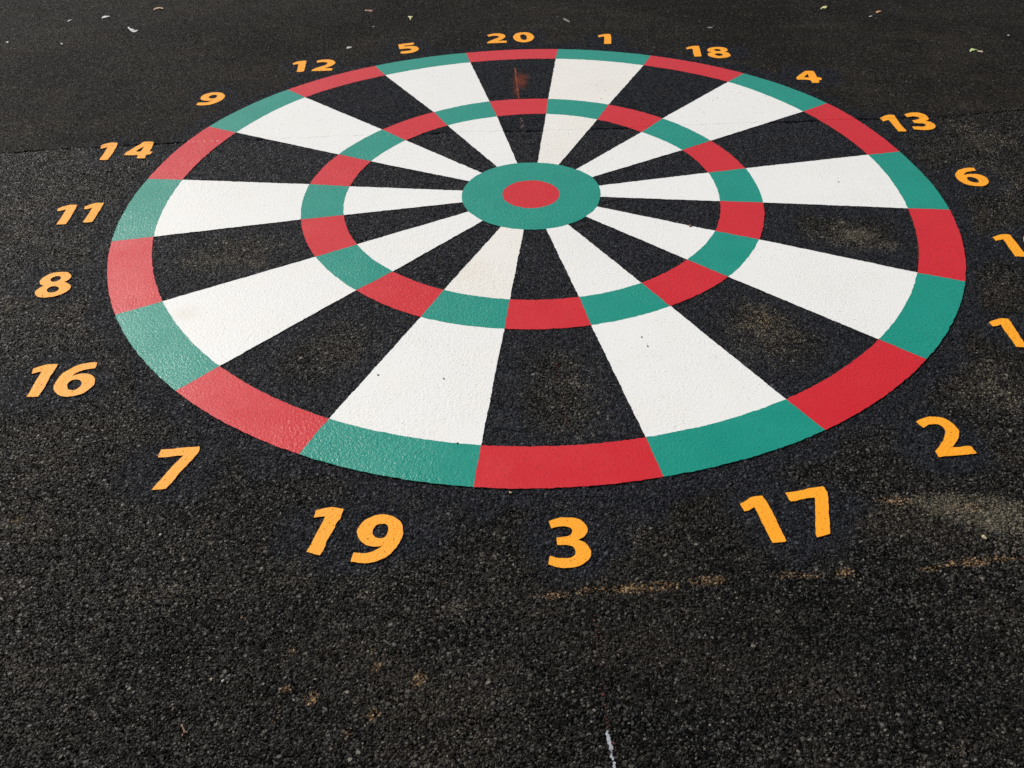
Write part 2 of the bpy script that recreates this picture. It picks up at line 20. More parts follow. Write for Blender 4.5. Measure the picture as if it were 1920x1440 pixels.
 'litter': {"feather":[[-2026.7,4946.5],[-2017.6,4943.8],[-2002,4916.6],[-1980.7,4899.6],[-1964.9,4883.1],[-1952,4887.4],[-1953.5,4869],[-1965.9,4857.5],[-1987,4874.2],[-2002.5,4901],[-2016.4,4922.8]],"petal":[[-2219.2,5105.8],[-2214.3,5129.9],[-2201.1,5134.5],[-2185.2,5134.6],[-2183,5118.9],[-2194.7,5104.2],[-2211.2,5098.7]],"tan":[[-1967.2,5223.8],[-1960.5,5248.7],[-1943,5253.3],[-1930,5260.5],[-1916.9,5243.4],[-1922,5232.2],[-1935.2,5238.9],[-1954.5,5234.4],[-1962.1,5215.4]],"thread":[[-2389.4,5055.9],[-2391.1,5077.8],[-2377.2,5087.8],[-2378,5076.9],[-2385.2,5066.5],[-2385.1,5051.3]],"fleck1":[[-2301,4714.1],[-2297.5,4720.7],[-2287.4,4706.5],[-2289.4,4698.8]],"fleck2":[[-2602.1,4756.3],[-2596.7,4761.2],[-2585.6,4750],[-2586.8,4739.6]],"stick":[[-770,5138.2],[-762.4,5141.4],[-751.9,5135.4],[-729.3,5131.6],[-724.2,5120],[-729.4,5108.3],[-750.1,5118.7],[-765.2,5121.3]],"sprig":[[-521.6,5014.6],[-507,5020.2],[-493.9,4999.6],[-501.6,4985.7],[-501.5,4961.3],[-506.8,4961.6],[-510.8,4989.9]],"crumb":[[-701.3,4871.5],[-693.1,4865.4],[-686.9,4878.9],[-687.2,4865],[-693.1,4854.4],[-698.6,4861.6]],"bit":[[-796.6,4550.4],[-792,4571.4],[-776.4,4572.3],[-769.9,4559.4],[-778,4549.2],[-793,4543.3]],"greenleaf":[[1717.8,4991],[1735.7,5013.5],[1755.3,5031.6],[1765.2,5027.9],[1758.3,5004.5],[1746.4,4991.2],[1732.6,4993.7],[1718.9,4983.5]],"orangeleaf":[[1994.2,4915.7],[2013,4929.7],[2028.7,4933.7],[2027.7,4925],[2014.4,4912.1],[1997,4902.5]],"thread2":[[1931.1,4841.2],[1944.7,4858],[1956.7,4861.5],[1953.6,4850.3],[1940,4843.4]],"limeleaf":[[2260.3,4331.6],[2272.2,4342.9],[2286.8,4347],[2296.9,4341.9],[2297.3,4328.4],[2283.3,4322.5],[2268.9,4318.9],[2256.3,4315.7]],"limestalk":[[2295.1,4331.6],[2303.8,4325.3],[2318,4317.7],[2313.5,4305],[2302.6,4306.6],[2296.4,4315],[2291,4321.6]],"twig":[[319.6,4921.8],[327.5,4924.5],[352.4,4875.4],[348.9,4867.2],[343.2,4869.6],[319.3,4910.1]],"streak":[[1063.1,4741.2],[1086,4739.7],[1081.2,4725.1],[1061,4726.4]],"seed":[[629.6,2738.5],[633.5,2741.4],[640.4,2732.9],[637.2,2728.5],[631.9,2728.7]],"browntwig":[[-656.1,904.1],[-652.8,904.2],[-648.8,898.1],[-644.4,891.9],[-637,886.9],[-640.1,886.7],[-642.5,887.7],[-644.4,885.8],[-646.6,887.8],[-647.1,891.2],[-652.4,898.7],[-655.4,901.4]],"twigbit":[[-648.3,885.3],[-646.7,885.6],[-645.8,879.9],[-647.5,880]]},
 'pebbles': {"tan":[1073.9,1320.9],"grey":[-832.2,1383.7],"white1":[-620.6,1001],"white2":[-595.9,996.8],"ochre":[-9.8,1492.6],"pale":[2534.2,4524.3],"orange":[271.1,1098.6],"light":[1345.2,4463.5]},
 'specks': [[-191.7,1930.4],[386.5,2102],[398.1,2057.9],[-144.3,1668.5],[-378.5,1953.4],[1478.3,2559.5],[1241,3030.4]],
 'bull': [86.2,2992,106.4],
}
CAM_H, FOCAL, TILT, ROLL = DATA['cam']
rng = random.Random(7)
npr = np.random.RandomState(11)
scene = bpy.context.scene
COL = scene.collection

# ------------------------------------------------------------------ where things lie on the asphalt
SEAM = np.array(DATA['seam']) / 1000.0
CEN = np.array(DATA['centre']) / 1000.0
RAD = [r / 1000.0 for r in DATA['radii']]

def vnoise(x, y, s, seed=0):
    """smooth value noise in 0..1"""
    x = x * s + seed * 17.3; y = y * s - seed * 9.1
    xi = np.floor(x); yi = np.floor(y); fx = x - xi; fy = y - yi
    fx = fx * fx * (3 - 2 * fx); fy = fy * fy * (3 - 2 * fy)
    def h(a, b):
        v = np.sin(a * 127.1 + b * 311.7 + seed * 74.7) * 43758.5453
        return v - np.floor(v)
    return (h(xi, yi) * (1 - fx) + h(xi + 1, yi) * fx) * (1 - fy) + (h(xi, yi + 1) * (1 - fx) + h(xi + 1, yi + 1) * fx) * fy

def seam_dist(x, y):
    return y - np.interp(x, SEAM[:, 0], SEAM[:, 1])

def blobs(x, y, L):
    v = np.zeros_like(x)
    for bx, by, rx, ry, s in L:
        q = ((x - bx / 1000) / (rx / 1000)) ** 2 + ((y - by / 1000) / (ry / 1000)) ** 2
        v = np.maximum(v, s * np.exp(-q * 0.9))
    return v

NUMBER_SPOTS = []
def black_paint(x, y):
    """1 where the bluish black masking paint lies"""
    dx = x - CEN[0]; dy = y - CEN[1]; r = np.hypot(dx, dy)
    n = vnoise(x, y, 6, 3) * 0.6 + vnoise(x, y, 17, 4) * 0.4
    v = np.clip((RAD[0] + 0.03 + n * 0.16 - r) / 0.07, 0, 1)
    for sx, sy, w in NUMBER_SPOTS:
        d = np.hypot((x - sx) / w, (y - sy) / 0.15)
        v = np.maximum(v, np.clip((1.12 + (n - 0.5) * 0.8 - d) / 0.6, 0, 1))
    # the middles of the big wedges were left as bare asphalt
    a = np.degrees(np.arctan2(dx, dy)) - math.degrees(0) + 1.8
    u = np.abs(((a + 9) % 18) - 9) / 9                    # 0 mid wedge, 1 edge
    k = np.floor((a + 9) / 18).astype(int) % 20
    bare = np.array([0.55 if j in (6, 8, 10, 12, 14) else (0.22 if j % 2 == 0 else 0) for j in range(20)])[k]
    mid = np.clip(1 - np.abs(r - (RAD[1] + RAD[2]) / 2 - 0.02) / 0.24, 0, 1)
    hole = bare * np.clip(1.3 - u * 1.45, 0, 1) * np.clip(mid * 1.8, 0, 1) * (0.55 + 0.8 * n)
    return np.clip(v - np.where(r < RAD[0], hole * 1.5, 0), 0, 1)

def set_attrs(me, x, y):
    for nm, v in (('sd', seam_dist(x, y)), ('black_paint', black_paint(x, y)), ('dust', blobs(x, y, DATA['dust'])),
                  ('ochre', blobs(x, y, DATA['rust'])), ('redchalk', blobs(x, y, DATA['red'])), ('grime', blobs(x, y, DATA['grime']))):
        at = me.attributes.new(nm, 'FLOAT', 'POINT')
        at.data.foreach_set('value', v.astype(np.float32))

# ------------------------------------------------------------------ node helpers
def new_mat(name):
    m = bpy.data.materials.new(name); m.use_nodes = True; m.node_tree.nodes.clear(); return m

class NT:
    def __init__(s, m): s.t = m.node_tree; s.n = s.t.nodes; s.l = s.t.links
    def add(s, typ, **kw):
        nd = s.n.new(typ)
        for k, v in kw.items():
            if k.startswith('i_'): s.put(nd.inputs[k[2:]], v)
            else: setattr(nd, k, v)
        return nd
    def put(s, inp, v):
        if hasattr(v, 'is_output') or isinstance(v, bpy.types.NodeSocket): s.l.new(v, inp)
        else: inp.default_value = v
    def m(s, op, a, b=None, c=None, clamp=False):
        nd = s.n.new('ShaderNodeMath'); nd.operation = op; nd.use_clamp = clamp
        s.put(nd.inputs[0], a)
        if b is not None: s.put(nd.inputs[1], b)
        if c is not None: s.put(nd.inputs[2], c)
        return nd.outputs[0]
    def step(s, v, lo, hi, a=0.0, b=1.0):
        nd = s.n.new('ShaderNodeMapRange'); nd.interpolation_type = 'SMOOTHSTEP'
        s.put(nd.inputs[0], v); s.put(nd.inputs[1], lo); s.put(nd.inputs[2], hi); s.put(nd.inputs[3], a); s.put(nd.inputs[4], b)
        return nd.outputs[0]
    def mix(s, f, a, b):
        nd = s.n.new('ShaderNodeMix'); nd.data_type = 'RGBA'
        s.put(nd.inputs[0], f); s.put(nd.inputs[6], a); s.put(nd.inputs[7], b)
        return nd.outputs[2]
    def mixv(s, f, a, b): return s.mix(f, a, b)
    def mixf(s, f, a, b):
        nd = s.n.new('ShaderNodeMix'); nd.data_type = 'FLOAT'
        s.put(nd.inputs[0], f); s.put(nd.inputs[2], a); s.put(nd.inputs[3], b)
        return nd.outputs[0]
    def pos(s):
        return s.add('ShaderNodeNewGeometry').outputs['Position']
    def attr(s, name):
        return s.add('ShaderNodeAttribute', attribute_name=name).outputs['Fac']
    def noise(s, vec, scale, detail=2.0, rough=0.5):
        nd = s.add('ShaderNodeTexNoise', noise_dimensions='2D')
        s.put(nd.inputs['Vector'], vec); nd.inputs['Scale'].default_value = scale
        nd.inputs['Detail'].default_value = detail; nd.inputs['Roughness'].default_value = rough
        return nd.outputs['Fac']
    def vor(s, vec, scale, feature='F1'):
        nd = s.add('ShaderNodeTexVoronoi', voronoi_dimensions='2D', feature=feature)
        s.put(nd.inputs['Vector'], vec); nd.inputs['Scale'].default_value = scale
        return nd
    def sep(s, col):
        nd = s.add('ShaderNodeSeparateColor'); s.put(nd.inputs[0], col); return nd.outputs

BIGS, SMLS = 155.0, 345.0
def stone_height(k, P):
    """0..1 relief of the chippings: near side coarse, far side finer; returns (height, per-stone colour, sd)"""
    # bend the coordinates a little so that the cells are not round
    w = k.add('ShaderNodeTexNoise', noise_dimensions='2D'); k.put(w.inputs['Vector'], P); w.inputs['Scale'].default_value = 90; w.inputs['Detail'].default_value = 1
    wv = k.add('ShaderNodeVectorMath', operation='SUBTRACT'); k.put(wv.inputs[0], w.outputs['Color']); wv.inputs[1].default_value = (.5, .5, .5)
    ws = k.add('ShaderNodeVectorMath', operation='SCALE'); k.put(ws.inputs[0], wv.outputs[0]); ws.inputs['Scale'].default_value = 0.006
    wp = k.add('ShaderNodeVectorMath', operation='ADD'); k.put(wp.inputs[0], P); k.put(wp.inputs[1], ws.outputs[0])
    Q = wp.outputs[0]
    big = k.vor(Q, BIGS); sml = k.vor(Q, SMLS)
    bc = k.sep(big.outputs['Color']); sc_ = k.sep(sml.outputs['Color'])
    def dome(v, c, sc, a, b, tilt):
        r = k.step(v.outputs['Distance'], 0.60, 0.22)
        off = k.add('ShaderNodeVectorMath', operation='SUBTRACT'); k.put(off.inputs[0], Q); k.put(off.inputs[1], v.outputs['Position'])
        cc = k.add('ShaderNodeVectorMath', operation='SUBTRACT'); k.put(cc.inputs[0], v.outputs['Color']); cc.inputs[1].default_value = (.5, .5, .5)
        dt = k.add('ShaderNodeVectorMath', operation='DOT_PRODUCT'); k.put(dt.inputs[0], off.outputs[0]); k.put(dt.inputs[1], cc.outputs[0])
        lean = k.m('MULTIPLY', dt.outputs['Value'], sc * tilt)
        return k.m('MULTIPLY', r, k.m('ADD', k.m('MULTIPLY_ADD', c, b - a, a), lean))
    hb = dome(big, bc[2], BIGS, 0.30, 1.0, 1.7)
    hs = dome(sml, sc_[2], SMLS, 0.05, 0.70, 1.0)
    odd = k.vor(Q, 82.0); oc = k.sep(odd.outputs['Color'])
    ho = k.m('MULTIPLY', dome(odd, oc[2], 82.0, 0.75, 1.0, 0.8), k.m('GREATER_THAN', oc[0], 0.87))
    isodd = k.m('GREATER_THAN', ho, hb)
    hb = k.m('MAXIMUM', hb, ho)
    h = k.m('MAXIMUM', hb, hs)
    isbig = k.m('GREATER_THAN', hb, hs)
    cbig = k.mixv(isodd, big.outputs['Color'], odd.outputs['Color'])
    wn = k.add('ShaderNodeTexWhiteNoise', noise_dimensions='3D')
    k.put(wn.inputs['Vector'], k.mixv(isbig, sml.outputs['Color'], cbig))
    wc = k.sep(wn.outputs['Color']); rnd = wc[0]; rnd2 = wc[1]
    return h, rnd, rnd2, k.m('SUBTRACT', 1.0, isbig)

def seam_nodes(k, P):
    sd = k.attr('sd')
    j = k.noise(P, 45, 3.0, 0.6)
    j2 = k.noise(P, 9, 1.0)
    sd = k.m('ADD', sd, k.m('ADD', k.m('MULTIPLY_ADD', j, 0.018, -0.009), k.m('MULTIPLY_ADD', j2, 0.02, -0.01)))
    far = k.step(sd, -0.002, 0.004)
    crack = k.m('MULTIPLY', k.step(k.m('ABSOLUTE', k.m('ADD', sd, 0.003)), 0.0055, 0.0015), k.step(k.noise(P, 11, 3.0), 0.38, 0.58))
    return sd, far, crack

REL = 0.0040
def asphalt_material(name, lift=0.0, soften=1.0):
    m = new_mat(name); k = NT(m); P = k.pos()
    h, rnd, rnd2, fines = stone_height(k, P)
    sd, far, crack = seam_nodes(k, P)
    bp = k.attr('black_paint'); dust = k.attr('dust'); och = k.attr('ochre'); red = k.attr('redchalk')
    n_mid = k.noise(P, 40, 3.0, 0.6); n_fine = k.noise(P, 300, 2.0, 0.6); n_big = k.noise(P, 1.3, 3.0, 0.55)
    bpm = k.step(k.m('ADD', bp, k.m('MULTIPLY_ADD', n_fine, 0.9, -0.45)), 0.25, 0.75)
    # bare binder-coated stone, a little browner on the older far lane
    r3 = k.m('POWER', rnd, 3.5)
    bare_n = k.mix(r3, (0.0022, 0.0021, 0.0020, 1), (0.092, 0.088, 0.080, 1))
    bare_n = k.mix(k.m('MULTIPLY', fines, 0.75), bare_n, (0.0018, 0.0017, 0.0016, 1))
    bare_f = k.mix(r3, (0.0085, 0.0080, 0.0072, 1), (0.062, 0.057, 0.049, 1))
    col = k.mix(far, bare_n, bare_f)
    sc = k.add('ShaderNodeVectorMath', operation='MULTIPLY'); k.put(sc.inputs[0], P); sc.inputs[1].default_value = (1.0, 2.6, 1.0)
    n_str = k.noise(sc.outputs[0], 2.1, 5.0, 0.62)
    film = k.m('MULTIPLY', k.step(n_str, 0.42, 0.68), k.step(k.m('ADD', rnd2, k.m('MULTIPLY_ADD', n_fine, 0.8, -0.4)), 0.25, 0.8))
    col = k.mix(k.m('MULTIPLY', film, k.mixf(far, 0.55, 0.30)), col, (0.062, 0.051, 0.036, 1))
    dark = k.step(n_big, 0.55, 0.35, 0.0, 0.35)
    col = k.mix(dark, col, (0.004, 0.004, 0.004, 1))
    # a few worn pale chips
    worn = k.m('MULTIPLY', k.m('GREATER_THAN', rnd2, 0.965), k.step(h, 0.35, 0.6))
    col = k.mix(k.m('MULTIPLY', worn, 0.75), col, (0.16, 0.15, 0.125, 1))
    # masking paint
    col = k.mix(bpm, col, k.mix(r3, (0.0062, 0.0067, 0.0085, 1), (0.052, 0.056, 0.068, 1)))
    # pale dust settled on the chippings, broken up by stones and noise
    dm = k.m('ADD', dust, k.m('ADD', k.m('MULTIPLY_ADD', n_fine, 1.1, -0.55), k.m('MULTIPLY_ADD', k.noise(P, 16, 3.0, 0.65), 0.9, -0.45)))
    dm = k.m('ADD', dm, k.m('MULTIPLY_ADD', rnd2, 0.5, -0.25))
    top = k.step(h, 0.22, 0.48, 0.15, 1.0)  # thins dust and ochre in the gaps, imitating shade in the voids
    dmask = k.m('MULTIPLY', top, k.m('MULTIPLY', k.step(dm, 0.30, 0.60), k.step(dust, 0.03, 0.22)))
    col = k.mix(k.m('MULTIPLY', dmask, k.mixf(rnd, 0.3, 0.95)), col, (0.20, 0.175, 0.130, 1))
    om = k.m('ADD', och, k.m('ADD', k.m('MULTIPLY_ADD', n_fine, 1.0, -0.5), k.m('MULTIPLY_ADD', n_mid, 0.9, -0.45)))
    om = k.m('ADD', om, k.m('MULTIPLY_ADD', rnd2, 0.8, -0.4))
    omask = k.m('MULTIPLY', k.m('MULTIPLY', top, k.step(om, 0.36, 0.52)), k.step(och, 0.05, 0.3))
    col = k.mix(k.m('MULTIPLY', omask, k.mixf(rnd, 0.25, 0.95)), col, (0.34, 0.215, 0.105, 1))
    rm = k.m('MULTIPLY', k.step(k.m('ADD', red, k.m('MULTIPLY_ADD', n_fine, 0.9, -0.45)), 0.2, 0.95), 0.8)
    col = k.mix(rm, col, (0.19, 0.045, 0.022, 1))
    # gloss: bitumen film on the chips, dead flat where dusty
    ro = k.m('ADD', k.mixf(rnd2, 0.18, 0.5), k.m('MULTIPLY', far, 0.12))
    ro = k.mixf(bpm, ro, 0.5)
    ro = k.m('MAXIMUM', ro, k.m('MULTIPLY', k.m('MAXIMUM', dmask, omask), 0.9))
    b = k.add('ShaderNodeBump', i_Strength=0.5, i_Distance=0.0012)
    k.put(b.inputs['Height'], k.noise(P, 750, 3.0, 0.65))
    bs = k.add('ShaderNodeBsdfPrincipled'); k.put(bs.inputs['Base Color'], col); k.put(bs.inputs['Roughness'], ro)
    k.put(bs.inputs['Normal'], b.outputs[0]); bs.inputs['IOR'].default_value = 1.5
    k.put(bs.inputs['Specular IOR Level'], k.m('MULTIPLY', k.mixf(k.step(rnd2, 0.5, 0.97), 0.15, 2.0), k.mixf(far, k.mixf(bpm, 0.17, 0.14), 0.05)))
    # displacement
    amp = k.mixf(bpm, 1.0, 0.85)
    amp = k.m('MULTIPLY', amp, k.mixf(far, 1.0, 0.55))
    hh = k.m('MULTIPLY', k.m('SUBTRACT', h, 1.0), k.m('MULTIPLY', amp, REL * soften))
    hh = k.m('ADD', hh, k.m('MULTIPLY_ADD', n_mid, 0.0012, -0.0012))
    hh = k.m('SUBTRACT', hh, k.m('MULTIPLY', crack, 0.006))
    hh = k.m('ADD', hh, k.m('MULTIPLY', far, 0.0015))
    disp(k, hh, lift)
    out_of(k, m, bs)
    return m

def disp(k, hh, lift=0.0):
    c = k.add('ShaderNodeCombineXYZ'); k.put(c.inputs[2], k.m('ADD', hh, lift))
    d = k.add('ShaderNodeVectorDisplacement', space='OBJECT')
    k.put(d.inputs['Vector'], c.outputs[0]); d.inputs['Midlevel'].default_value = 0; d.inputs['Scale'].default_value = 1
    k.disp = d.outputs[0]

def out_of(k, m, bs):
    o = k.add('ShaderNodeOutputMaterial'); k.l.new(bs.outputs[0], o.inputs['Surface'])
    if getattr(k, 'disp', None) is not None:
        k.l.new(k.disp, o.inputs['Displacement']); m.displacement_method = 'BOTH'

def paint_material(name, col_a, col_b, rough=0.42, pits=0.5, pit_col=(0.03, 0.03, 0.032, 1), lumps=0.62, dirt=0.0, dirt_col=(0.5, 0.44, 0.33, 1), spec=0.52):
    m = new_mat(name); k = NT(m); P = k.pos()
    h, rnd, rnd2, Q = stone_height(k, P)
    sd, far, crack = seam_nodes(k, P)
    n_patch = k.noise(P, 7, 3.0, 0.6); n_mid = k.noise(P, 60, 3.0, 0.6); n_fine = k.noise(P, 420, 2.0, 0.6); n_big = k.noise(P, 2.2, 2.0)
    col = k.mix(k.m('MULTIPLY_ADD', n_patch, 0.7, k.m('MULTIPLY', n_fine, 0.3)), col_a, col_b)
    if dirt:
        dk = k.step(k.m('ADD', n_patch, k.m('MULTIPLY', n_big, 0.5)), 0.55, 1.0, 0.0, dirt)
        col = k.mix(dk, col, dirt_col)
    gr = k.attr('grime')
    gm = k.m('MULTIPLY', k.step(k.m('ADD', gr, k.m('MULTIPLY_ADD', n_fine, 0.5, -0.25)), 0.05, 0.9), 0.38)
    gd = k.add('ShaderNodeMix', data_type='RGBA', blend_type='MULTIPLY'); k.put(gd.inputs[0], gm); k.put(gd.inputs[6], col); gd.inputs[7].default_value = (0.70, 0.60, 0.46, 1)
    col = gd.outputs[2]
    # pinholes where the film did not close over the voids
    pv = k.vor(P, 210.0)
    pc = k.sep(pv.outputs['Color'])
    pit = k.m('MULTIPLY', k.step(pv.outputs['Distance'], 0.30, 0.16), k.m('GREATER_THAN', pc[0], k.step(n_patch, 0.35, 0.8, 0.985, 1.0 - 0.12 * pits)))
    col = k.mix(k.m('MULTIPLY', pit, 0.75), col, pit_col)
    flat_far = k.mixf(far, 1.0, 0.5)
    lump = k.m('MULTIPLY', k.step(n_big, 0.35, 0.65, 0.45, 1.0), flat_far)
    wave = k.m('MULTIPLY', k.noise(P, 48, 2.0, 0.5), k.step(k.noise(P, 1.7, 2.0), 0.45, 0.62, 0.0, 0.0012))
    hgt = k.m('ADD', k.m('ADD', wave, k.m('MULTIPLY', k.noise(P, 120, 2.0, 0.55), 0.0014)), k.m('MULTIPLY', k.m('SUBTRACT', k.m('POWER', h, 0.5), 1.0), 0.00038))
    hgt = k.m('MULTIPLY', hgt, k.m('MULTIPLY', lump, lumps))
    hgt = k.m('SUBTRACT', hgt, k.m('MULTIPLY', pit, 0.0008))
    hgt = k.m('SUBTRACT', hgt, k.m('MULTIPLY', crack, 0.0005))
    hgt = k.m('ADD', hgt, k.m('MULTIPLY_ADD', far, 0.0008, -0.0008))
    b = k.add('ShaderNodeBump', i_Strength=0.14, i_Distance=0.0006)
    k.put(b.inputs['Height'], k.noise(P, 520, 2.0, 0.6))
    bs = k.add('ShaderNodeBsdfPrincipled'); k.put(bs.inputs['Base Color'], col)
    k.put(bs.inputs['Roughness'], k.m('ADD', rough, k.m('MULTIPLY_ADD', n_patch, 0.25, -0.12)))
    k.put(bs.inputs['Normal'], b.outputs[0]); bs.inputs['Specular IOR Level'].default_value = spec
    disp(k, hgt)
    out_of(k, m, bs)
    return m

def plain(name, a, b_, rough=0.6, scale=120, bump=0.4, trans=0.0):
    m = new_mat(name); k = NT(m)
    tc = k.add('ShaderNodeTexCoord').outputs['Object']
    n = k.noise(tc, scale, 3.0, 0.6)
    bs = k.add('ShaderNodeBsdfPrincipled', i_Roughness=rough)
    k.put(bs.inputs['Base Color'], k.mix(n, a, b_))
    bb = k.add('ShaderNodeBump', i_Strength=bump, i_Distance=0.0006); k.put(bb.inputs['Height'], n); k.put(bs.inputs['Normal'], bb.outputs[0])
    out_of(k, m, bs); return m

# ------------------------------------------------------------------ object helpers
def link(name, me, mats, parent=None, adaptive=True):
    o = bpy.data.objects.new(name, me); COL.objects.link(o)
    for mt in (mats if isinstance(mats, (list, tuple)) else [mats]): me.materials.append(mt)
    if parent: o.parent = parent
    if adaptive:
        md = o.modifiers.new('relief', 'SUBSURF'); md.subdivision_type = 'SIMPLE'; md.levels = 0; md.render_levels = 0
        o.cycles.use_adaptive_subdivision = True; o.cycles.dicing_rate = 1.0
    return o

def tag(o, label=None, cat=None, group=None, kind=None):
    for kx, v in (('label', label), ('category', cat), ('group', group), ('kind', kind)):
        if v: o[kx] = v
    return o

def empty(name, loc):
    o = bpy.data.objects.new(name, None); COL.objects.link(o); o.location = loc; o.empty_display_size = 0.1
    return o

def wob(x, y, amp=0.0012):
    """tiny brush-edge wobble, the same for every painted piece"""
    a = (vnoise(x, y, 140, 21) - 0.5) * 2 + (vnoise(x, y, 45, 22) - 0.5) * 1.6
    b = (vnoise(x, y, 140, 23) - 0.5) * 2 + (vnoise(x, y, 45, 24) - 0.5) * 1.6
    return x + a * amp, y + b * amp

def grid_mesh(name, X, Y, z, attrs=True, skirts=(), org=(0, 0)):
    """X,Y arrays (ni,nj); skirts: subset of 'i0','i1','j0','j1' that get a thin painted edge going down"""
    ni, nj = X.shape
    co = np.stack([X.ravel(), Y.ravel(), np.full(ni * nj, z)], 1)
    I = np.arange(ni * nj).reshape(ni, nj)
    F = np.stack([I[:-1, :-1].ravel(), I[1:, :-1].ravel(), I[1:, 1:].ravel(), I[:-1, 1:].ravel()], 1)
    # face up
    a, b, c = co[F[0, 0]], co[F[0, 1]], co[F[0, 2]]
    flip = ((b[0] - a[0]) * (c[1] - a[1]) - (b[1] - a[1]) * (c[0] - a[0])) < 0
    if flip: F = F[:, ::-1]
    faces = [F]; n = ni * nj
    for s in skirts:
        row = {'i0': I[0, :], 'i1': I[-1, ::-1], 'j0': I[::-1, 0], 'j1': I[:, -1]}[s]
        hi = co[row].copy(); lo = hi.copy(); lo[:, 2] -= 0.006
        m_ = len(row); row = np.arange(m_) + n; idx = row + m_; n += 2 * m_; co = np.vstack([co, hi, lo])
        Fs = np.stack([row[:-1], row[1:], idx[1:], idx[:-1]], 1)
        if flip: Fs = Fs[:, ::-1]
        faces.append(Fs)
    F = np.vstack(faces)
    me = bpy.data.meshes.new(name)
    loc = co.copy(); loc[:, 0] -= org[0]; loc[:, 1] -= org[1]
    me.vertices.add(len(co)); me.vertices.foreach_set('co', loc.ravel().astype(np.float32))
    me.loops.add(F.size); me.loops.foreach_set('vertex_index', F.ravel().astype(np.int32))
    me.polygons.add(len(F)); me.polygons.foreach_set('loop_start', np.arange(0, F.size, 4, dtype=np.int32))
    if len(faces) > 1:
        mi = np.zeros(len(F), dtype=np.int32); mi[len(faces[0]):] = 1
        me.polygons.foreach_set('material_index', mi)
    me.update(calc_edges=True)
    if attrs: set_attrs(me, co[:, 0], co[:, 1])
    return me

# ------------------------------------------------------------------ number outlines
def sample_outline(pts, step=0.004):
    """closed outline of control points (mm, corner flag) -> smooth dense polygon"""
    P = [(a / 1000, b / 1000) for a, b, c in pts]; C = [c for a, b, c in pts]; n = len(P); out = []
    for i in range(n):
        p1, p2 = P[i], P[(i + 1) % n]
        p0 = P[i - 1] if not C[i] else (2 * p1[0] - p2[0], 2 * p1[1] - p2[1])
        p3 = P[(i + 2) % n] if not C[(i + 1) % n] else (2 * p2[0] - p1[0], 2 * p2[1] - p1[1])
        L = math.hypot(p2[0] - p1[0], p2[1] - p1[1]); m = max(1, int(L / step))
        if C[i]:  # soften the corner a hair
            pass
        for j in range(m):
            t = j / m; t2 = t * t; t3 = t2 * t
            out.append(tuple(0.5 * ((2 * p1[d]) + (-p0[d] + p2[d]) * t + (2 * p0[d] - 5 * p1[d] + 4 * p2[d] - p3[d]) * t2 + (-p0[d] + 3 * p1[d] - 3 * p2[d] + p3[d]) * t3) for d in (0, 1)))
    return out

def outline_mesh(name, loops, z, org, wobble=0.0009, depth=0.005):
    bm = bmesh.new(); edges = []; rings = []
    for L in loops:
        a = np.array(L); x, y = wob(a[:, 0], a[:, 1], wobble)
        vs = [bm.verts.new((px - org[0], py - org[1], z)) for px, py in zip(x, y)]
        es = [bm.edges.new((vs[i], vs[(i + 1) % len(vs)])) for i in range(len(vs))]
        edges += es; rings.append(vs)
    bmesh.ops.triangle_fill(bm, use_beauty=True, use_dissolve=False, edges=edges)
    for f in bm.faces:
        if f.normal.z < 0: f.normal_flip()
    top = list(bm.faces)
    for vs in rings:
        lo = [bm.verts.new((v.co.x, v.co.y, z - depth)) for v in vs]
        vs = [bm.verts.new(v.co) for v in vs]
        n = len(vs)
        for i in range(n):
            j = (i + 1) % n
            f = bm.faces.new((vs[i], vs[j], lo[j], lo[i])); f.material_index = 1
    bmesh.ops.recalc_face_normals(bm, faces=[f for f in bm.faces if f not in set(top)])
    me = bpy.data.meshes.new(name); bm.to_mesh(me); bm.free()
    x = np.array([v.co.x for v in me.vertices]) + org[0]; y = np.array([v.co.y for v in me.vertices]) + org[1]
    set_attrs(me, x, y)
    return me

NUM = {}
for key, glyphs in DATA['digits'].items():
    gl = [[sample_outline(L) for L in g] for g in glyphs]
    allp = np.array([q for g in gl for q in g[0]])
    c = (allp.min(0) + allp.max(0)) / 2; w = (allp.max(0) - allp.min(0)) / 2
    NUM[key] = (gl, c); NUMBER_SPOTS.append((c[0], c[1], w[0] + 0.10))

# ------------------------------------------------------------------ materials
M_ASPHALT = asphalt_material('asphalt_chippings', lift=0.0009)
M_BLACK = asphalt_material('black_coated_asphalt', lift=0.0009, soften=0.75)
M_WHITE = paint_material('white_paint', (0.79, 0.80, 0.79, 1), (0.86, 0.865, 0.85, 1), 0.44, pits=0.18, pit_col=(0.25, 0.24, 0.22, 1), dirt=0.25, dirt_col=(0.70, 0.68, 0.62, 1))
M_CREAM = paint_material('white_paint_thin', (0.77, 0.755, 0.71, 1), (0.84, 0.835, 0.81, 1), 0.5, pits=0.6, pit_col=(0.35, 0.30, 0.24, 1), dirt=0.35, dirt_col=(0.72, 0.67, 0.58, 1))
M_RED = paint_material('red_paint', (0.56, 0.011, 0.020, 1), (0.63, 0.020, 0.030, 1), 0.34, pits=0.7, pit_col=(0.10, 0.008, 0.012, 1))
M_GREEN = paint_material('green_paint', (0.003, 0.240, 0.180, 1), (0.007, 0.305, 0.235, 1), 0.33, pits=0.8, pit_col=(0.006, 0.07, 0.06, 1), lumps=0.9)
M_ORANGE = paint_material('orange_paint', (0.93, 0.345, 0.012, 1), (0.98, 0.41, 0.025, 1), 0.55, pits=0.35, pit_col=(0.35, 0.13, 0.015, 1), spec=0.3, lumps=0.4)

M_EDGE = paint_material('paint_edge_shade_dark', (0.030, 0.020, 0.012, 1), (0.05, 0.035, 0.02, 1), 0.7, pits=0.1, spec=0.2)  # rim shade put into the colour, so lit skirts do not glow pale

